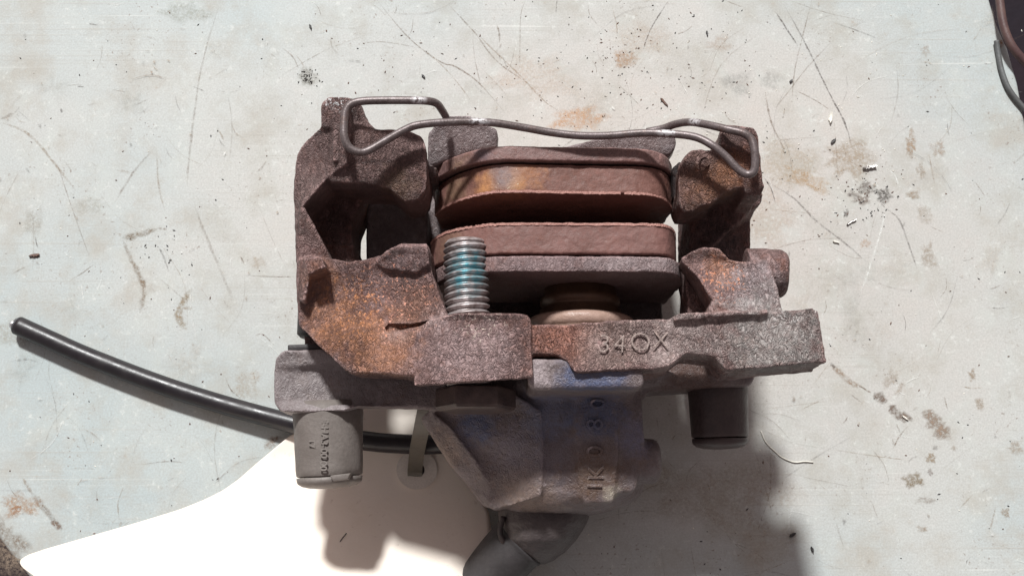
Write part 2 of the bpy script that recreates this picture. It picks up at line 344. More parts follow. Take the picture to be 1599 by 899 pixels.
# ------------------------------------------------------------------ setting
mb = MB(); mb.box(-2500, 2500, -2500, 2500, -760, -750)
tag(build(mb, 'floor', m_floor, shade=False), kind='structure')
mb = MB()
edge_r = [(1505, -160), (1530, -60), (1546, 0), (1556, 35), (1574, 75), (1590, 130), (1603, 200), (1625, 330), (1660, 520), (1700, 760)]
edge_l = [(-40, 790), (-8, 832), (14, 862), (44, 899), (90, 950), (160, 1010)]
top = [P(x, y, 0) for x, y in edge_r]
poly = [Vector((-300, 330, 0)), Vector((130, 330, 0))] + top + [Vector((320, -260, 0)), Vector((-100, -260, 0))] + [P(x, y, 0) for x, y in reversed(edge_l)] + [Vector((-300, -40, 0))]
poly.reverse()
bmx = bmesh.new(); vs = [bmx.verts.new((v.x*MM, v.y*MM, 0)) for v in poly]; f = bmx.faces.new(vs)
bmesh.ops.recalc_face_normals(bmx, faces=[f])
if f.normal.z < 0: f.normal_flip()
ex = bmesh.ops.extrude_face_region(bmx, geom=[f])
for v in [e for e in ex['geom'] if isinstance(e, bmesh.types.BMVert)]: v.co.z -= 0.006
bmesh.ops.recalc_face_normals(bmx, faces=bmx.faces)
me = bpy.data.meshes.new('bench_top'); bmx.to_mesh(me); bmx.free(); me.materials.append(m_bench)
bench = bpy.data.objects.new('bench_top', me); COL.objects.link(bench); tag(bench, kind='structure')
m = bench.modifiers.new('b', 'BEVEL'); m.width = 0.0015; m.segments = 3; m.limit_method = 'ANGLE'

# scratches and stains, lying on the paint
mv, mf, mc = [], [], []
zlev = [0.012]
def stroke(pts, w, col, al, sm=5, jit=0.6, taper=True):
    zlev[0] += 0.0008; z = zlev[0]
    pp = spline([(x, y, 0) for x, y in pts], sm); n = len(pp); b = len(mv)
    for i, p in enumerate(pp):
        q = P(p.x, p.y, 0); t = (pp[min(i+1, n-1)] - pp[max(i-1, 0)]); t = Vector((t.x, -t.y)).normalized(); nn = Vector((-t.y, t.x))
        k = (min(1, i/(n*0.18+.01), (n-1-i)/(n*0.18+.01)) if taper else 1)
        ww = w*0.12*(0.75 + random.uniform(-.35, .35)*jit) * (0.35+0.65*k); aa = al*(0.75+random.uniform(-.4, .25)*jit)*(0.15+0.85*k)
        j = random.uniform(-.5, .5)*jit*w*0.05
        for s_, a_ in ((-1, 0), (-.35, aa), (.35, aa), (1, 0)):
            mv.append(((q.x + nn.x*(s_*ww+j))*MM, (q.y + nn.y*(s_*ww+j))*MM, z*MM)); mc.append((*col, a_))
    for i in range(n-1):
        for k in range(3):
            o_ = b + i*4 + k; mf.append((o_, o_+1, o_+5, o_+4))
def stain(px, py, rx, ry, rot, col, al, core=0.6, jag=0.35):
    zlev[0] += 0.0008; z = zlev[0]; c = P(px, py, 0); n = 40; al *= 0.75; b = len(mv); ca, sa = math.cos(R(rot)), math.sin(R(rot)); sd_ = random.random()*50
    mv.append((c.x*MM, c.y*MM, z*MM)); mc.append((*col, al))
    for ringk, aa in ((core, al), (1.0, 0)):
        for i in range(n):
            th = 2*math.pi*i/n; k = ringk*(1 + jag*(noise.noise(Vector((math.cos(th)*1.7, math.sin(th)*1.7, sd_)))*1.9 + noise.noise(Vector((math.cos(th)*6, math.sin(th)*6, sd_)))*0.8))
            x = rx*0.23*math.cos(th)*k; y = ry*0.23*math.sin(th)*k
            mv.append(((c.x + x*ca - y*sa)*MM, (c.y + x*sa + y*ca)*MM, z*MM)); mc.append((*col, aa))
    for i in range(n):
        j = (i+1) % n; mf.append((b, b+1+i, b+1+j)); mf.append((b+1+i, b+1+n+i, b+1+n+j, b+1+j))
DK = (0.10, 0.08, 0.075); BR = (0.22, 0.155, 0.11); TAN = (0.34, 0.25, 0.17); LT = (0.86, 0.87, 0.84); RU = (0.42, 0.24, 0.12)
for p, w, c, al in [
    ([(345,0),(318,90),(303,180),(294,260),(293,290)], 6, BR, .35), ([(300,310),(322,370),(352,440),(365,470)], 8, BR, .3),
    ([(588,0),(625,45),(655,74),(690,98),(712,105),(748,130),(790,178)], 4, BR, .7), ([(560,68),(600,66),(655,75)], 3, BR, .35), ([(672,85),(705,118),(736,158)], 3, TAN, .5),
    ([(698,5),(740,50),(778,98),(840,140)], 4, BR, .5), ([(742,50),(772,80),(812,118),(850,158),(880,178)], 4, TAN, .5), ([(738,60),(742,95),(752,140)], 3, BR, .4),
    ([(776,38),(780,55),(780,68)], 5, BR, .6), ([(785,88),(792,108)], 4, DK, .5), ([(820,0),(813,25),(812,70),(811,110)], 3, BR, .35), ([(870,0),(868,20)], 4, DK, .6),
    ([(1045,0),(1022,35),(1010,60),(1004,80)], 4, DK, .95), ([(1210,17),(1228,45),(1246,72)], 4.5, DK, .75), ([(1225,8),(1252,58),(1272,98),(1292,140),(1318,190),(1332,234)], 5, DK, .7),
    ([(1268,0),(1252,62),(1241,110),(1236,160)], 3.5, BR, .55), ([(1300,64),(1262,104),(1230,145),(1208,172)], 3.5, BR, .45), ([(1195,145),(1204,190),(1220,225),(1226,245)], 5, BR, .6),
    ([(1200,285),(1240,310),(1275,345),(1320,380),(1357,412)], 5, DK, .55), ([(1383,318),(1378,350),(1368,385),(1354,430),(1340,465)], 5, LT, .95), ([(1384,325),(1405,345),(1420,385),(1432,420)], 5, DK, .5), ([(1380,260),(1398,275),(1404,296)], 4, LT, .8),
    ([(1240,140),(1275,158),(1300,175)], 3, BR, .5), ([(1230,0),(1290,20),(1360,35)], 3, BR, .3), ([(1205,220),(1290,213)], 2.5, BR, .4), ([(1130,0),(1160,12)], 3, BR, .3),
    ([(0,190),(45,210),(85,255),(122,302)], 7, TAN, .5), ([(178,318),(208,270),(240,232)], 7, BR, .4), ([(244,232),(248,290),(258,330)], 5, TAN, .4),
    ([(100,250),(112,268)], 4, BR, .3), ([(110,438),(130,425),(150,410)], 4, BR, .6), ([(0,186),(22,178)], 10, BR, .6), ([(130,132),(100,134)], 2.5, BR, .4), ([(120,135),(132,136)], 4, DK, .8), ([(175,140),(200,145)], 3, BR, .5),
    ([(160,70),(158,90),(150,110)], 3, BR, .3), ([(138,37),(155,40)], 4, DK, .7), ([(210,165),(232,155)], 4, BR, .35), ([(180,265),(205,270)], 6, TAN, .4),
    ([(190,372),(215,367),(246,358)], 17, (0.25,0.19,0.13), .8), ([(192,374),(203,400),(215,425),(225,450),(222,470),(218,490)], 13, (0.27,0.20,0.14), .75), ([(245,356),(262,358)], 6, BR, .5), ([(248,385),(256,402),(264,425)], 5, DK, .5),
    ([(300,450),(282,478),(280,500),(292,516)], 17, (0.32,0.24,0.15), .75), ([(300,484),(294,480),(284,482)], 10, TAN, .6), ([(250,435),(290,470)], 4, BR, .3), ([(380,430),(430,432),(462,432)], 3, BR, .6), ([(395,525),(410,522),(430,540)], 3, BR, .6), ([(375,400),(383,415)], 4, BR, .6),
    ([(340,200),(350,220)], 5, TAN, .5), ([(220,725),(260,720),(290,722)], 3, BR, .7), ([(110,730),(150,732)], 3, TAN, .35), ([(45,765),(75,800),(98,828)], 14, BR, .5), ([(80,812),(97,826)], 14, (0.24,0.17,0.13), .8), ([(35,745),(50,770)], 8, TAN, .5),
    ([(412,700),(425,690),(440,682)], 20, (0.3,0.22,0.17), .8), ([(395,580),(400,600)], 5, TAN, .4), ([(150,760),(152,790)], 3, BR, .3),
    ([(1297,568),(1312,582),(1330,598),(1346,604)], 14, (0.35,0.26,0.19), .8), ([(1296,566),(1305,574)], 9, DK, .8), ([(1338,600),(1362,614)], 4, BR, .7),
    ([(1364,614),(1385,628)], 22, (0.20,0.15,0.12), 1.2), ([(1388,632),(1400,645),(1425,657)], 23, (0.19,0.14,0.11), 1.3), ([(1442,640),(1455,655),(1470,672),(1484,684)], 36, (0.29,0.22,0.17), 1.3),
    ([(1398,620),(1412,595)], 14, TAN, .45), ([(1418,664),(1405,680),(1394,700)], 4, BR, .6), ([(1474,618),(1480,640)], 4, BR, .5), ([(1328,615),(1345,628)], 4, BR, .5),
    ([(1184,672),(1196,695),(1214,712),(1240,722),(1262,720)], 4, LT, .5), ([(1300,560),(1270,600)], 3, TAN, .3), ([(1250,640),(1290,620)], 3, TAN, .4), ([(1290,700),(1370,712),(1420,718)], 3, TAN, .4), ([(1178,700),(1200,780),(1205,800)], 4, BR, .3), ([(1305,815),(1318,855)], 4, BR, .4),
    ([(1555,790),(1545,830)], 5, TAN, .4), ([(1180,640),(1300,625)], 2.5, TAN, .3), ([(1497,795),(1520,770)], 4, TAN, .3),
    ([(1450,240),(1460,290)], 4, TAN, .4), ([(1190,325),(1280,335)], 2.5, TAN, .4), ([(1175,400),(1260,375),(1340,372)], 2.5, BR, .35), ([(1520,280),(1540,310)], 3, BR, .3)]:
    stroke(p, w, c, al)
for q in [(481,120,16,20,0,(0.16,0.14,0.09),.45), (975,92,24,16,0,(0.45,0.27,0.15),.6), (900,186,50,24,10,(0.62,0.34,0.17),.55), (1125,70,26,18,0,(0.45,0.30,0.2),.25),
    (1326,250,40,34,20,(0.42,0.33,0.24),.6), (1380,305,14,12,-40,(0.10,0.09,0.08),.85), (1352,295,18,12,30,(0.16,0.13,0.11),.8), (1345,312,16,8,0,(0.2,0.15,0.12),.7), (1332,304,6,12,60,(0.14,0.11,0.10),.7), (1321,333,5,8,0,DK,.7),
    (1422,225,10,22,0,(0.40,0.29,0.20),.8), (1465,232,14,14,0,(0.42,0.32,0.24),.6), (1445,80,9,12,0,(0.42,0.33,0.26),.6), (1438,265,8,16,0,TAN,.45), (1425,305,14,10,0,TAN,.6), (1445,335,14,18,0,(0.44,0.38,0.31),.5), (1450,400,14,22,0,TAN,.4), (1350,380,10,9,0,(0.5,0.32,0.2),.6),
    (1230,255,60,40,0,(0.5,0.4,0.29),.35), (1260,280,40,14,-20,(0.52,0.34,0.18),.5), (1425,748,16,11,20,(0.25,0.19,0.12),.85), (1454,715,8,10,0,(0.33,0.25,0.17),.75), (1452,737,5,5,0,(0.2,0.14,0.12),.85), (1460,698,5,4,0,DK,.5), (1530,630,8,12,0,TAN,.55), (1518,585,7,9,0,TAN,.6), (1570,800,8,8,0,TAN,.6), (1585,700,14,10,0,TAN,.4), (1444,780,16,6,0,BR,.35), (1440,825,9,6,0,TAN,.5), (1390,590,12,20,-20,TAN,.35), (1490,700,5,5,0,TAN,.3),
    (54,400,9,6,0,(0.12,0.08,0.07),.5), (55,350,16,34,0,(0.4,0.36,0.3),.35), (30,790,30,22,0,(0.45,0.28,0.17),.6), (26,795,10,7,0,(0.4,0.2,0.1),.6), (0,850,60,34,-45,(0.26,0.2,0.15),.8), (405,410,12,12,0,(0.44,0.33,0.22),.4), (230,452,16,10,0,(0.48,0.42,0.36),.3), (385,600,26,24,0,(0.5,0.42,0.33),.4), (290,20,40,20,0,(0.4,0.4,0.33),.35), (20,520,30,20,0,(0.42,0.38,0.31),.4), (1150,130,30,24,0,(0.4,0.39,0.37),.4), (1205,125,20,20,0,(0.4,0.39,0.37),.35),
    (1120,770,120,70,0,(0.45,0.36,0.28),.4), (1200,850,60,40,0,(0.5,0.42,0.33),.3), (140,320,30,16,0,(0.45,0.42,0.36),.3), (1000,60,60,30,0,(0.55,0.42,0.32),.25), (840,120,80,40,0,(0.6,0.45,0.34),.25), (1200,340,50,60,0,(0.58,0.45,0.36),.3), (1565,66,16,8,30,(0.3,0.14,0.07),.7)]:
    stain(*q)
for i in range(420):                                              # random faint wear
    x, y = random.uniform(-20, 1620), random.uniform(-20, 920); an = random.choice([R(20), R(-35), R(100), R(60), R(-10)]) + random.uniform(-.4, .4); L = random.choice([14, 25, 40, 90, 150])*random.uniform(.6, 1.3)
    bend = random.uniform(-.15, .15)*L
    p = [(x, y), (x+L*.5*math.cos(an)-bend*math.sin(an), y+L*.5*math.sin(an)+bend*math.cos(an)), (x+L*math.cos(an), y+L*math.sin(an))]
    stroke(p, random.uniform(1.4, 3.2), random.choice([BR, BR, TAN, DK, LT]), random.uniform(.15, .5) if L > 60 else random.uniform(.3, .75), 4)
for i in range(150):
    x, y = random.uniform(0, 1600), random.uniform(0, 900)
    stain(x, y, random.uniform(1.5, 4.5), random.uniform(1, 3), random.uniform(0, 180), random.choice([BR, TAN, TAN, DK, LT]), random.uniform(.3, .7), 0.5, .6)
for i in range(26):
    stain(random.uniform(0, 1600), random.uniform(0, 900), random.uniform(20, 60), random.uniform(12, 40), random.uniform(0, 180), random.choice([(0.46,0.38,0.29), (0.5,0.44,0.36), (0.42,0.42,0.38)]), random.uniform(.12, .3), 0.3, .6)
me = bpy.data.meshes.new('worn_marks'); me.from_pydata(mv, [], mf); me.materials.append(m_marks)
ca = me.color_attributes.new('mk', 'FLOAT_COLOR', 'POINT'); ca.data.foreach_set('color', [x for c in mc for x in c])
mk = bpy.data.objects.new('worn_marks', me); COL.objects.link(mk); mk.parent = bench; tag(mk, kind='stuff')

# ------------------------------------------------------------------ the caliper
root = empty('brake_caliper', P(830, 500, 0)); tag(root, 'rusty brake caliper assembly with two worn pads lying on the scratched bench', 'brake caliper')

# carrier bracket
c = MB()
c.prism([(697,492,80),(712,489,81),(806,488,81),(824,491,80.5),(829,500,80),(832,588,79),(800,592,79.5),(645,602,80),(650,580,79),(660,500,78.5)], 56, (0, 3.2))      # threaded ear
c.prism([(463,404,66),(480,398,69),(545,407,72),(575,404,72),(600,396,73),(612,386,74),(625,380,75),(666,380,75),(671,390,75),(673,422,74.5),(684,450,74.5),(700,494,76),(670,520,78),(662,560,78),(648,586,77.5),(600,583,75.5),(548,583,73),(526,566,72),(490,532,69),(466,508,65),(463,460,65)], lambda v: 52, (0, 1.5))
c.prism([(464,403,71),(480,399,75),(484,430,74),(474,472,71),(465,465,68)], 55)
c.prism([(472,402,76),(504,401,78),(508,416,78),(492,424,77.5),(480,430,76)], 55)         # raised knuckle
c.prism([(610,386,78),(625,381,78.5),(664,381,78.5),(669,392,78),(670,412,77),(650,425,75.5),(600,420,74),(585,408,74)], 60)
c.prism([(824,508,77),(880,506,77.5),(945,500,79),(1050,497,79.5),(1065,496,79.5),(1150,492,80),(1268,480,80.5),(1279,485,80),(1290,564,79),(1134,578,79),(1118,556,78),(1070,551,78),(1048,569,79),(1030,575,79),(898,580,79),(884,562,78),(868,554,77.5),(826,552,77.5)], 63, (0, -1.2))
c.prism([(826,515,72),(1150,510,72),(1150,552,68),(1110,568,66),(1060,566,66),(1020,570,66),(900,572,66),(880,566,67),(826,562,67)], 61)
c.prism([(1052,492,82),(1060,488,82),(1200,482,82.5),(1200,491,82),(1120,496,81.5),(1052,501,81.5)], 70)             # machined flat
c.prism([(1064,402,72),(1080,392,74),(1100,385,76),(1122,387,76.5),(1132,396,76),(1140,404,75),(1160,408,74.5),(1200,404,73),(1206,420,74),(1222,484,78),(1105,490,77),(1113,468,76.5),(1102,452,75.5),(1092,436,74),(1078,420,73),(1066,409,72)], 62)
c.prism([(1068,412,60),(1085,415,60),(1112,445,60),(1125,500,60),(1076,500,60)], 45)
ctr = P(1208, 428, 62); c.lathe((ctr.x-9, ctr.y, 63), (ctr.x+1, ctr.y, 63), [(0, 8), (11, 7.6), (12.4, 6.2), (12.8, 4)])
# left arm
c.prism([(459,300,66),(460,258,67),(464,238,69),(482,214,73),(500,198,77),(501,160,80),(512,150,80.5),(545,150,80.5),(548,200,79),(542,255,76),(512,276,73),(472,322,70),(498,366,67),(520,410,64),(461,410,64)], 34)
c.prism([(466,296,52),(568,292,52),(560,322,50),(549,346,49),(551,420,48),(465,420,48)], 24)
c.prism([(530,151,79.5),(554,153,79.5),(565,164,77),(571,186,74.5),(588,202,73.5),(640,203,73.5),(659,212,73),(665,232,72.5),(665,248,72.5),(600,250,73.5),(545,250,74.5),(520,252,76),(520,200,78)], 46)
c.prism([(520,245,74),(665,244,72),(667,280,71),(663,300,70.5),(655,312,69),(634,316,68.5),(622,308,69),(606,293,70.5),(570,288,71),(515,284,72)], 44, (0, 1.5))
# right arm
c.prism([(1126,225,77),(1127,200,78),(1136,193,78.5),(1176,197,78.5),(1185,206,78),(1190,250,77),(1195,290,75),(1191,306,72),(1165,304,71),(1150,262,75),(1146,235,76)], 34)
c.prism([(1061,262,68),(1068,246,70),(1082,233,71),(1120,235,73),(1130,232,74),(1160,236,75),(1172,290,73),(1148,294,71.5),(1128,303,70),(1112,318,69),(1080,330,66.5),(1066,331,65.5),(1060,315,67)], 46, (0, 1))
c.prism([(1076,318,46),(1150,292,48),(1192,300,56),(1190,312,54),(1171,343,47),(1173,420,46),(1077,420,46)], 20)
# feet down to the sleeves on both sides, joining arms and bar at the bench side
c.prism([(462,380,50),(552,380,50),(560,520,46),(505,545,46),(475,540,46),(474,505,50),(462,470,50)], 22)
c.prism([(1078,380,46),(1172,380,46),(1172,500,46),(1150,560,44),(1090,560,44),(1078,500,44)], 22)
cut1 = MB().prism([(594,500,84),(600,494,84),(640,495,84),(668,492,84),(662,499,84),(640,504,84),(598,508,84)], 71.5)
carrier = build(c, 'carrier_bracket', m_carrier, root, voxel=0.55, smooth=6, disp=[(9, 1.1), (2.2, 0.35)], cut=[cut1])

# caliper housing
h = MB()
h.prism([(427,578,55),(430,558,56),(440,547,57),(500,543,57.5),(548,560,57),(640,575,50),(700,585,48),(700,642,44),(640,637,48),(560,632,56.5),(540,640,57.5),(500,642,58),(460,642,57.5),(436,641,55),(428,628,54)], 43)
h.prism([(985,572,62),(1040,572,60),(1060,585,52),(1040,600,50),(990,606,56)], 20)  # filler added to block sun through the gap beside the flange
h.prism([(990,575,50),(1060,560,49),(1165,562,49),(1176,572,48),(1178,592,48),(1172,601,47),(1080,605,46),(1015,610,46),(990,640,42)], 26)
h.prism([(690,575,46),(1000,574,52),(1003,604,50),(812,606,50),(780,640,46),(700,640,44)], 20)
h.prism([(826,560,77),(1003,562,77.5),(1005,600,76.5),(996,606,76),(834,607,76),(824,600,76)], 22)
h.loft([(560,776,1000,58,12),(600,770,1003,56,9),(622,770,1005,51.5,8),(650,768,1006,51,7),(700,768,1008,50,6),(750,775,1009,48.5,6),(772,777,1002,47,8),(788,784,982,44,10),(798,798,950,39,14),(804,815,915,32,18)], e=2.35)
h.prism([(655,640,40),(700,606,48),(790,606,52),(845,640,52),(850,700,51),(845,775,48),(798,790,44),(772,796,40),(742,760,38),(702,722,37),(657,655,38)], 10)
h.prism([(652,648,40),(672,640,43),(700,662,43),(742,715,43),(768,760,42),(768,792,39),(756,790,37),(700,722,35)], 24)
h.prism([(893,612,53.4),(958,612,53.4),(964,640,52.6),(966,720,50.8),(958,784,47.6),(912,786,47.6),(900,720,50.8)], 36)
h.prism([(955,615,52.5),(1000,606,50),(1008,690,48.5),(992,766,46),(962,770,47)], 30)
b0 = P(1004, 720, 40); h.lathe((b0.x-8, b0.y, 40), (b0.x+6, b0.y, 40), [(0, 7.5), (11.5, 7.2), (13, 6), (13.5, 4)])
# bridge on the bench side and the two outer fingers
h.prism([(572,312,36),(600,300,36),(660,300,36),(668,330,36),(668,430,34),(572,430,34)], 10)
h.prism([(572,306,24),(640,300,26),(690,262,24),(1035,262,24),(1035,600,24),(690,600,24),(640,450,24),(572,430,22)], 2)
h.prism([(684,184,62),(700,179,63),(735,180,63),(777,200,60),(777,232,58),(740,238,58),(668,262,57),(668,210,60)], 2)
h.prism([(668,205,50),(700,185,50),(700,262,46),(668,270,46)], 2)
h.prism([(868,232,60),(925,216,61),(1000,206,61.5),(1020,196,61.5),(1045,202,61),(1056,214,60),(1055,230,59),(1046,244,58),(960,240,59),(880,240,59)], 2)
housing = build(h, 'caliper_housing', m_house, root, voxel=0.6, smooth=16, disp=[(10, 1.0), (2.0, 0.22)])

mb = MB(); mb.loft([(775,778,930,36,4),(815,778,918,36,3),(842,782,903,34,2.5),(862,797,884,30,3),(875,814,866,25,6),(881,832,850,19,9)], e=2.2)
build(mb, 'actuator_boss', m_boss, root, voxel=.6, smooth=4, disp=[(5, .5), (1.8, .2)])
# brake pads
def slab(prof, pya, pyb, zref, zb):
    ya, yb = P(860, pya, zref).y, P(860, pyb, zref).y; ym = (pya+pyb)/2
    pts = []
    for px, z in prof:
        pts.append((P(px, ym + (zref-z)*1.35, z).x, z))
    pts = [(p.x, p.y) for p in (Vector(q) for q in spline([(a, b, 0) for a, b in pts], 4))]
    pts = pts + [(pts[-1][0]-1.5, zb), (pts[0][0]+1.5, zb)]
    n = len(pts); mb = MB()
    tri = tessellate_polygon([[Vector((x, z, 0)) for x, z in pts]])
    vs = [(x, ya, z) for x, z in pts] + [(x, yb, z) for x, z in pts]; fs = []
    for a_, b_, c_ in tri: fs += [(a_, b_, c_), (n+c_, n+b_, n+a_)]
    for i in range(n): j = (i+1) % n; fs.append((i, n+i, n+j, j))
    return mb.add(vs, fs)
up = [(668,44),(675,50),(692,57),(715,64),(745,69.3),(775,72),(810,72.3),(900,71.2),(960,70.6),(1000,70),(1025,67.5),(1040,63),(1048,56),(1050,48)]
up2 = [(679,43),(690,51),(712,59.5),(745,66.2),(775,69.6),(810,70.1),(900,69),(960,68.4),(1000,67.8),(1025,65.4),(1040,61),(1048,54),(1050,48)]
lo = [(672,48),(682,56),(705,64),(745,69.5),(785,72),(900,72),(1000,71.5),(1030,71),(1045,68.5),(1054,62),(1056,52)]
lob = [(676,48),(684,57),(705,64.5),(745,70),(785,72.5),(900,72.5),(1000,72),(1035,71.5),(1052,68.5),(1062,62),(1065,52)]
pad1 = build(slab(up, 228, 250, 72, 20), 'brake_pad', m_back, root, voxel=0.5, smooth=2, disp=[(5, .35), (1.5, .2)]); pad1['label'] = 'upper brake pad with red-brown rusty backing plate'
build(slab(up2, 253, 296, 72, 20), 'friction_lining', m_lining, pad1, voxel=0.5, smooth=1, disp=[(6, .4), (1.6, .25)])
pad2 = build(slab(lob, 400, 424, 72, 20), 'brake_pad', m_back2, root, voxel=0.5, smooth=2, disp=[(5, .35), (1.5, .3)]); pad2['label'] = 'lower brake pad with grey-brown flaking backing plate behind the bolt'
build(slab(lo, 349, 396, 72, 20), 'friction_lining', m_lining2, pad2, voxel=0.5, smooth=1, disp=[(6, .4), (1.6, .25)])
def flakes(prof, py, zref, name, parent, w=1.0, zoff=0.25, gaps=(), seed=0):
    rnd = random.Random(seed); y0 = P(860, py, zref).y; mb = MB()
    pts = spline([(P(px, py + (zref-z)*1.35, z).x, z, 0) for px, z in prof], 16); xs = []
    run = []
    def close(run):
        if len(run) < 3: return
        rg = []
        for x, z, wa, wb, th in run: rg.append([Vector((x, y0-wa, z-0.5)), Vector((x, y0-wa, z+th)), Vector((x, y0+wb, z+th*.7)), Vector((x, y0+wb, z-0.5))])
        mb.rings(rg)
    for i, p in enumerate(pts):
        nz = noise.noise(Vector((p.x*0.45, seed*7.1, 0)))
        if rnd.random() < 0.006: close(run); run = []; continue
        run.append((p.x, p.y, w*(0.5+0.9*abs(noise.noise(Vector((p.x*1.3, 3, seed)))) + rnd.uniform(0, .25)), 0.25+rnd.uniform(0, .25), zoff*(0.6+0.9*rnd.random())))
    close(run)
    return build(mb, name, m_flake, parent, disp=[(1.5, .2)], shade=False)
flakes(up2, 296, 72, 'rust_scale', pad1, 0.55, .16, seed=1)
flakes(lo, 350, 72, 'rust_scale', pad2, 0.6, .25, seed=3)
# pad ears and the black abutment block
mb = MB(); mb.prism([(1050,262,60),(1063,250,62),(1066,262,62),(1064,308,58),(1050,312,56)], 44)
build(mb, 'abutment_clip', m_black, root, voxel=.5, smooth=2, disp=[(2, .5)])
mb = MB(); mb.prism([(655,262,62),(664,252,64),(682,262,62),(684,275,60),(668,280,58)], 46)
build(mb, 'abutment_clip', m_wire, root, voxel=.5, smooth=2, disp=[(2, .5)])

# piston with its boot
pc_ = P(911, 484, 62); zc = 45.5
y1 = P(911, 512, 62).y; y2 = P(911, 424, 58).y
mb = MB(); mb.lathe((pc_.x, y1, zc), (pc_.x, y2, zc), [(0, 15), (6.0, 15), (6.4, 13.4), (8.6, 13.2), (9.0, 12.2), (10, 12.2), (10.4, 13.0), (12.5, 12.8), (13, 11.8), (y2-y1, 11.8)], n=64)
m_pcore = simple('dark_bronze_piston', (0.10, 0.058, 0.04), (0.16, 0.095, 0.06), 0.38, 160, 0.3, 0.2)
piston = build(mb, 'piston', m_pcore, root, bevel=None)
mb = MB(); mb.lathe((pc_.x, y1-2, zc), (pc_.x, y1+3, zc), [(0, 16.6), (2, 17.0), (3.2, 16.4), (3.8, 16.6), (4.4, 17.3), (6.4, 17.4), (7.4, 16.9), (8.0, 15.8), (8.2, 13.5)], n=64)
build(mb, 'dust_boot', m_piston, piston)

# mounting bolt (thread, washer face and hex head)
e0 = P(733, 600, 68); e1 = P(727, 377, 68); e0.z = 68; e1.z = 68.5
ax = (e1-e0).normalized(); u = ax.cross(Vector((0, 0, 1))).normalized(); w = u.cross(ax).normalized(); Lb = (e1-e0).length
mb = MB(); nA = 48; pitch = 2.05; rg = []; steps = int(Lb/pitch*14)
for k in range(steps+1):
    t = Lb*k/steps; r = []
    for i in range(nA):
        th = 2*math.pi*i/nA; ph = (t/pitch + i/nA) % 1.0
        q = max(0, 1 - abs(ph-0.5)/0.40); q = min(1, q*1.2)
        rr = 5.95 + 0.97*q
        d = Lb - t
        if d < 1.6: rr = min(rr, 5.7 + d*0.75)
        r.append(e0 + ax*t + u*(rr*math.cos(th)) + w*(rr*math.sin(th)))
    rg.append(r)
mb.rings(rg); bolt = build(mb, 'mounting_bolt', m_thread, root)
hb0 = P(742, 602, 70); hb1 = P(742, 637, 70); axh = Vector((0, -1, 0)); hc = Vector((P(742, 615, 66).x, hb0.y, 60.5)); Lh = abs(hb1.y-hb0.y)
mb = MB(); rg = []
for t, s_ in ((0, 1), (Lh-1.2, 1), (Lh-0.4, .95), (Lh, .86)):
    r = []
    for i in range(6):
        th = R(-3 + 60*i); r.append(hc + axh*t + Vector((12.4*s_*math.cos(th), 0, 12.4*s_*math.sin(th))))
    rg.append(r)
mb.rings(rg); build(mb, 'bolt_head', m_head, bolt, bevel=0.45, shade=False)

# guide pin boots
def boot(pxc, pytop, pybot, r0, r1, zc, px2=None, mat=None):
    mat = mat or m_rubber
    a_ = P(pxc, pytop, zc+r0); b_ = P(px2 or pxc, pybot, zc+r1); A = Vector((P(pxc, pytop, zc+4).x, a_.y, zc)); B = Vector((P(px2 or pxc, pybot, zc+4).x, b_.y, zc-1)); L = (B-A).length
    mb = MB(); prof = [(-3, r0*.9), (0, r0), (1, r0*1.01)] + [(L*k/10, r0+(r1-r0)*k/10) for k in range(2, 9)] + [(L-2.6, r1*1.0), (L-2.3, r1*.97), (L-2.1, r1*.9)]
    mb.lathe(A, B, prof, n=56)
    o = build(mb, 'guide_pin_boot', mat, root, disp=[(6, .35)])
    mb = MB(); mb.lathe(A, B, [(L-2.0, r1*.93), (L-1.9, r1*1.0), (L-0.7, r1*.99), (L-.1, r1*.96), (L+.7, r1*.84), (L+1.3, r1*.6), (L+1.6, r1*.2)], n=56)
    build(mb, 'boot_cap', mat, o, disp=[(4, .3)])
    return o, A, B
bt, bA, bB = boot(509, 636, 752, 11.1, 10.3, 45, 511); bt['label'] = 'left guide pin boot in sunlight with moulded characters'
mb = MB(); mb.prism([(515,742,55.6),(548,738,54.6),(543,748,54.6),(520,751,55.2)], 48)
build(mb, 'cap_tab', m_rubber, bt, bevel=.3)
bt2, _, _ = boot(1124, 600, 690, 9.8, 9.2, 34.5, 1129, m_rubshade); bt2['label'] = 'right guide pin boot in shade under the bracket'
# guide pin flanges showing above the left ear
mb = MB(); mb.prism([(449,538,56),(500,536,56),(500,545,56),(449,547,56)], 44); build(mb, 'pin_flange', m_sleeve, root, bevel=.4)
mb = MB(); p0 = P(505, 470, 46); mb.lathe((p0.x, p0.y, 46), (p0.x, p0.y-12, 46), [(0, 8), (11, 8), (12, 7)]); build(mb, 'guide_pin', m_black, root)
mb = MB(); p0 = P(1120, 480, 42); mb.lathe((p0.x, p0.y, 38), (p0.x, p0.y-26, 38), [(0, 7), (24, 7), (26, 6)]); build(mb, 'guide_pin', m_black, root)

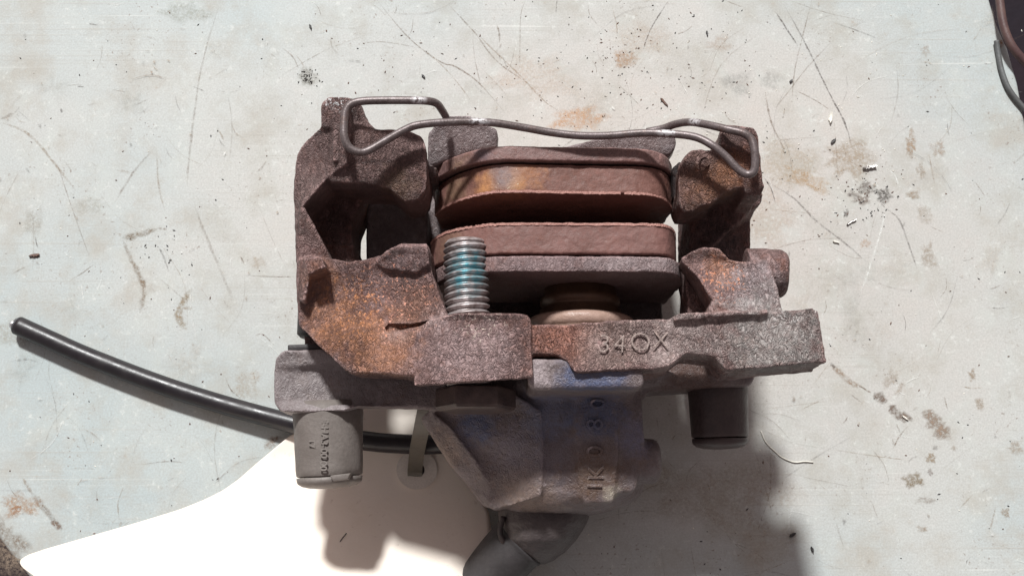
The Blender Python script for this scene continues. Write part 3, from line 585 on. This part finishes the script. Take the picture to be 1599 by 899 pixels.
# spring wire over the pads
sp = [(696,182,66),(690,172,72),(682,162,78),(668,158,81),(640,157,82),(600,157,82),(568,158,82),(550,162,82),(540,173,82),(537,195,82),(538,215,82),(545,230,81.5),(558,237,81),(573,236,80.5),(600,221,80),(632,203,80),(655,195,80),(700,191,79),(760,191,77.5),(815,199,76),(860,207,75),(905,212,75),(950,212,75),(1000,208,75.5),(1045,209,77),(1085,214,79),(1112,227,80.5),(1135,246,80.5),(1152,264,80.5),(1165,272,80.5),(1175,270,81),(1179,258,81.5),(1178,235,82),(1173,218,82),(1160,208,82),(1135,202,81),(1105,195,78),(1078,191,74),(1055,194,69),(1035,201,66.5),(1010,206,65)]
mb = MB(); mb.tube(spline([P(*q) for q in sp], 5), 1.22, 14)
build(mb, 'retaining_spring', m_wire, root)

# lever boot / hose stub below the housing
mb = MB(); pp = spline([P(815,842,20), P(795,862,19), P(768,895,16), P(735,945,14), P(715,985,13)], 8)
mb.tube(pp, 8, 28, [8.2, 9.8, 10.0] + [9.6 - 0.02*i for i in range(len(pp)-3)])
hs_ = build(mb, 'rubber_sleeve', m_sleeve, root)
mb = MB(); mb.tube(spline([P(786,806,30), P(781,830,29), P(790,852,27), P(812,872,24)], 6), .9, 8); build(mb, 'sleeve_clip', m_black, root)

# raised casting characters
def text(s, name, px, py, z, size, rotz, parent, mat, h=0.5, tiltx=0, off=0.0, kerning=1.0, normal=None):
    cu = bpy.data.curves.new('t', 'FONT'); cu.body = s; cu.size = size*MM; cu.extrude = h*MM; cu.bevel_depth = 0.12*MM; cu.offset = off*MM; cu.align_x = 'CENTER'; cu.align_y = 'CENTER'; cu.space_character = kerning; cu.resolution_u = 4
    to = bpy.data.objects.new('t', cu); COL.objects.link(to); bpy.context.view_layer.update()
    me = bpy.data.meshes.new_from_object(to.evaluated_get(bpy.context.evaluated_depsgraph_get())); bpy.data.objects.remove(to)
    M = Matrix.Translation(P(px, py, z)*MM) @ (normal or Matrix.Identity(4)) @ Matrix.Rotation(R(rotz), 4, 'Z')
    me.transform(M); me.materials.clear(); me.materials.append(mat); me.name = name
    o = bpy.data.objects.new(name, me); COL.objects.link(o); o.parent = parent
    q = parent; off_ = Vector((0, 0, 0))
    while q: off_ += q.location; q = q.parent
    o.location = -off_; return o
for ch, px, py, sz in (('3', 944, 538, 7.6), ('4', 968, 538, 7.6), ('O', 1000, 535, 7.8), ('X', 1032, 532, 7.2)):
    text(ch, 'casting_character', px, py, 78.9, sz, -4, carrier, m_char, 0.03, off=-0.22)
for ch, px, py, sz in (('K', 932, 738, 6.6), ('I', 930, 758, 6.6), ('0', 930, 704, 7.2), ('8', 930, 662, 7.2), ('0', 934, 630, 6.6)):
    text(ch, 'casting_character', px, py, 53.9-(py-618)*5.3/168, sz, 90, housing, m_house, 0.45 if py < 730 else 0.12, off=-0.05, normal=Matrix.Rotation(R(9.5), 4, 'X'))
text('O', 'casting_character', 1100, 254, 71.7, 5, 0, carrier, m_carrier, 0.3, off=-0.15)
text('2E-HA3-00 00', 'moulded_characters', 506, 690, 45+10.7, 3.0, -90, bt, m_rubber, 0.02)
text('T7', 'moulded_characters', 487, 692, 45+9.75, 2.6, -90, bt, m_rubber, 0.12)

# ------------------------------------------------------------------ loose things
# black pipe, cut at its left end
pts = [(28,508,3.6),(70,527,3.6),(140,558,3.6),(250,600,3.6),(350,632,3.6),(450,659,4.5),(560,686,7),(640,693,9),(700,692,12),(760,680,15)]
pw = spline([P(*q) for q in pts], 8)
mb = MB(); mb.tube(pw, 3.4, 20)
pipe = build(mb, 'brake_hose', m_blackrub); tag(pipe, 'black rubber hose with a cut end reaching left from beneath the caliper', 'hose')
d0 = (pw[0]-pw[1]).normalized()
mb = MB(); mb.lathe(pw[0]+d0*0.0, pw[0]+d0*3, [(-.5, 3.4), (.4, 3.2), (1.2, 2.5), (1.3, 1.9)], n=24); build(mb, 'cut_end', m_cut, pipe)
up_ = Vector((0, 0, 1)); sd2 = d0.cross(up_).normalized()
mb = MB(); mb.lathe(pw[0]+d0*0.6+up_*1.2 - sd2*0.3, pw[0]+d0*3+up_*1.6 - sd2*.3, [(0, 1.7), (1.2, 1.5), (1.7, .9)], n=16); build(mb, 'wire_core', m_bright, pipe)

# card tag
def lerp_tab(tab, v):
    if v <= tab[0][0]: return tab[0][1]
    for (a_, b_), (c_, d_) in zip(tab, tab[1:]):
        if v <= c_: return b_ + (d_-b_)*(v-a_)/(c_-a_)
    return tab[-1][1]
XL = [(634,560),(660,492),(680,452),(700,428),(725,398),(748,372),(765,348),(780,318),(795,280),(815,215),(840,128),(856,72),(866,42),(875,30),(884,34),(899,54),(930,95),(960,135),(990,170),(1070,260)]
XR = [(634,680),(650,690),(690,712),(745,738),(800,764),(830,768),(860,764),(899,742),(960,712),(990,700),(1070,660)]
def zc_(px, py):
    t = max(0, (py-705)/150.0)
    z = 2.0 + 13.0*t**1.7 + 2.5*math.sin((px-380)/95.0)*min(1, t)
    z += 5*min(1, t)*max(0, (350-px)/320)
    return z + 0.6*math.sin(px*0.021+py*0.017)
rows = []; ys = [634 + i*(1070-634)/102 for i in range(103)]; NC = 70  # rows below the view curl up, added as an unseen reflector
for py in ys:
    a_, b_ = lerp_tab(XL, py), lerp_tab(XR, py); rows.append([P(a_+(b_-a_)*k/NC, py, zc_(a_+(b_-a_)*k/NC, py)) for k in range(NC+1)])
mb = MB(); vs = [v for r in rows for v in r]; fs = [(i*(NC+1)+k, (i+1)*(NC+1)+k, (i+1)*(NC+1)+k+1, i*(NC+1)+k+1) for i in range(102) for k in range(NC)]
mb.add(vs, fs); cardo = build(mb, 'card_tag', m_card, fix=False); sm_ = cardo.modifiers.new('t', 'SOLIDIFY'); sm_.thickness = 0.0004; sm_.offset = -1; tag(cardo, 'large white curled card tag tied on at the lower left of the caliper', 'tag')
# punched ring
mb = MB(); NR = 40; zz = zc_(651, 735)+0.5
vs = []
for k in range(NR):
    th = 2*math.pi*k/NR
    for rr, dz in ((12, .0), (12, .5), (32, .5), (32, .0)):
        px, py = 651+rr*math.cos(th), 733-rr*0.96*math.sin(th)
        vs.append(P(px, py, zc_(px, py)+0.15+dz))
fs = []
for k in range(NR):
    j = (k+1) % NR
    for q in range(4): fs.append((k*4+q, k*4+(q+1) % 4, j*4+(q+1) % 4, j*4+q))
mb.add(vs, fs); ringo = build(mb, 'hole_ring', m_ring, cardo, shade=False)
mb = MB(); vs = [P(651+11.9*math.cos(2*math.pi*k/24), 733-11.4*math.sin(2*math.pi*k/24), zc_(651, 733)+0.45) for k in range(24)]
vs2 = [v - Vector((0, 0, .25)) for v in vs]; mb.rings([vs2, vs]); build(mb, 'punched_hole', m_black, cardo)

mb = MB(); mb.tube([P(531, 845, zc_(531, 845)+.1), P(535, 839, zc_(535, 839)+.1), P(541, 832, zc_(541, 832)+.1)], .16, 6); build(mb, 'pen_mark', m_black, cardo)
# cable tie
mb = MB(); cp = spline([P(*q) for q in [(676,596,44),(670,618,44),(663,645,41),(657,675,33),(652,700,22),(649,722,11),(648,734,5.5),(648,742,4.2)]], 6); rg = []
for i, p in enumerate(cp):
    t = (cp[min(i+1, len(cp)-1)]-cp[max(i-1, 0)]).normalized(); s_ = Vector((1, 0, 0)); s_ = (s_ - t*s_.dot(t)).normalized(); n_ = s_.cross(t).normalized()
    wv = 2.55
    rg.append([p+s_*wv+n_*.5, p+s_*(wv-.4)+n_*.7, p-s_*(wv-.4)+n_*.7, p-s_*wv+n_*.5, p-s_*wv-n_*.5, p+s_*wv-n_*.5])
mb.rings(rg); tag(build(mb, 'cable_tie', m_tie, shade=False), 'dark grey flat cable tie threaded through the tag ring', 'cable tie')

# cables at the upper right edge
mb = MB(); mb.tube(spline([P(1555,-60,5), P(1561,0,5), P(1567,40,5), P(1580,72,5), P(1604,100,4), P(1640,130,3)], 8), 1.6, 14)
m_rcab = simple('reddish_brown_cable', (0.085, 0.045, 0.045), (0.13, 0.075, 0.065), .5, 200)
tag(build(mb, 'cable', m_rcab), 'thicker red-brown cable along the dark upper right edge of the bench', 'cable')
mb = MB(); mb.tube(spline([P(1556,64,1.6), P(1559,85,1.2), P(1564,110,1.2), P(1576,140,1.2), P(1600,170,1.2), P(1640,210,1.2)], 8), 1.0, 12)
m_gcab = simple('dull_grey_cable', (0.14, 0.15, 0.15), (0.09, 0.09, 0.09), .5, 200)
tag(build(mb, 'cable', m_gcab), 'thin dull grey cable curving on the pale bench below the red-brown one', 'cable')

# debris large enough to pick out
def chip(name, px, py, L, Wd, rot, mat, label, cat, h=0.6, curl=0.0, group=None):
    mb = MB(); cpt = P(px, py, 0); n = 9; rg = []; rd = random.Random(int(px*7+py)); ca_, sa_ = math.cos(R(rot)), math.sin(R(rot))
    for i in range(n):
        t = i/(n-1); x = (t-.5)*L; wv = Wd*.5*(math.sin(math.pi*min(.97, max(.03, t)))**.6)*(0.8+rd.uniform(-.25, .25)); zz = .12+curl*(2*t-1)**2
        r = []
        for yy, dz in ((-wv, 0), (-wv*.6, h), (wv*.5, h*.9), (wv, 0)):
            yy += rd.uniform(-.1, .1)*Wd
            r.append(Vector((cpt.x + x*ca_ - yy*sa_, cpt.y + x*sa_ + yy*ca_, zz+dz)))
        rg.append(r)
    mb.rings(rg); o = build(mb, name, mat, bevel=None, shade=False); tag(o, label, cat, group); return o
m_wchip = simple('white_chip', (0.8, 0.78, 0.70), (0.7, 0.67, 0.6), .6, 500)
m_bchip = simple('brown_flake', (0.10, 0.055, 0.045), (0.17, 0.09, 0.06), .6, 500)
m_kchip = simple('black_flake', (0.03, 0.028, 0.03), (0.06, 0.055, 0.055), .5, 500)
m_schip = simple('metal_shaving', (0.5, 0.48, 0.46), (0.25, 0.23, 0.22), .3, 500, .8)
chip('wood_splinter', 1297, 184, 4.8, 1.7, 78, m_wchip, 'white pointed splinter on the bench right of the spring wire', 'splinter', .8, .3)
chip('bark_flake', 1037, 160, 4.0, 1.5, -50, m_bchip, 'small dark brown leaf-shaped flake above the spring wire', 'flake', .4, .2)
chip('metal_shaving', 1357, 262, 5.2, 1.7, 8, m_schip, 'shiny metal shaving in the brown smudge right of the caliper', 'metal shaving', 1.0, .4)
chip('metal_shaving', 1329, 347, 4.2, 1.2, 28, m_schip, 'dull metal shaving lying below the darker smudges', 'metal shaving', .6, .2)
chip('paint_chip', 1305, 378, 2.4, 1.0, -15, m_wchip, 'small white chip beside the long dark scratch right of the caliper', 'chip', .6, .1)
chip('black_crumb', 1237, 835, 2.6, 1.5, 35, m_kchip, 'pointed black crumb on the bench at lower right', 'crumb', .8, .3)
chip('black_crumb', 1268, 857, 2.0, 1.2, -70, m_kchip, 'small black crumb just below and right of the pointed one', 'crumb', .8, .1)
chip('rust_chip', 54, 399, 3.8, 2.0, 10, m_bchip, 'dark brown rust chip on the bench at far left', 'chip', .7, .1)
chip('black_crumb', 1301, 221, 2.6, 1.3, 45, m_kchip, 'black crumb below the white pointed splinter', 'crumb', .7, .1)
chip('black_crumb', 1235, 127, 1.6, 1.1, 45, m_kchip, 'tiny black crumb on the crossing scratches at upper right', 'crumb', .7, .1)
chip('black_crumb', 1104, 53, 2.0, 1.0, 100, m_kchip, 'tiny upright black crumb near the top edge', 'crumb', .6, .1)
chip('black_crumb', 661, 120, 1.8, 1.2, 130, m_kchip, 'tiny black crumb above the left loop of the spring', 'crumb', .6, .1)
chip('black_crumb', 485, 43, 2.0, 1.2, 110, m_kchip, 'tiny black crumb near the top, above the mossy dirt spot', 'crumb', .6, .1)
chip('paint_chip', 1413, 652, 2.6, 1.0, -40, m_wchip, 'small white chip on the dark brown stain at right', 'chip', .5, .1)
mb = MB(); mb.tube(spline([P(x, y, .4) for x, y in [(1188,672),(1196,690),(1210,704),(1222,714),(1240,721),(1256,720),(1270,721)]], 6), .22, 8)
tag(build(mb, 'thread', m_wchip), 'short white thread on the bench below the right boot', 'thread')
# fine crumbs
def crumbs(name, n, mat, smin, smax, seed, zones, parent):
    rd = random.Random(seed); mb = MB()
    for i in range(n):
        if rd.random() < .55 and zones:
            zx, zy, zr = rd.choice(zones); x, y = rd.gauss(zx, zr), rd.gauss(zy, zr*.8)
        else: x, y = rd.uniform(-10, 1610), rd.uniform(-10, 910)
        c_ = P(x, y, 0); s_ = rd.uniform(smin, smax); an = rd.uniform(0, 6.28); st = rd.uniform(1, 2.6)
        v = [Vector((math.cos(an+k*1.57)*s_*(st if k % 2 == 0 else 1), math.sin(an+k*1.57)*s_*(st if k % 2 == 0 else 1), .05)) for k in range(4)] + [Vector((rd.uniform(-.3, .3)*s_, rd.uniform(-.3, .3)*s_, .05+s_*rd.uniform(.5, 1)))]
        mb.add([c_+q for q in v], [(0,1,4),(1,2,4),(2,3,4),(3,0,4),(3,2,1,0)])
    o = build(mb, name, mat, shade=False); tag(o, kind='stuff'); return o
tag(crumbs('dark_grit', 520, m_kchip, .08, .32, 3, [(481,120,9),(481,122,7),(1370,300,30),(950,90,60),(1100,90,70),(900,170,60),(1340,320,30),(1200,250,40),(250,390,30)], None), 'fine dark grit scattered over the pale bench', 'grit')
tag(crumbs('rust_grit', 420, m_bchip, .08, .32, 5, [(880,150,80),(980,90,30),(1220,330,60),(640,120,70),(1100,140,60),(1340,300,40)], None), 'fine rust-brown grit scattered round the caliper', 'grit')
tag(crumbs('pale_grit', 170, m_wchip, .08, .3, 9, [(1330,90,60),(1120,160,60),(1340,240,60)], None), 'tiny white crumbs scattered on the bench', 'grit')
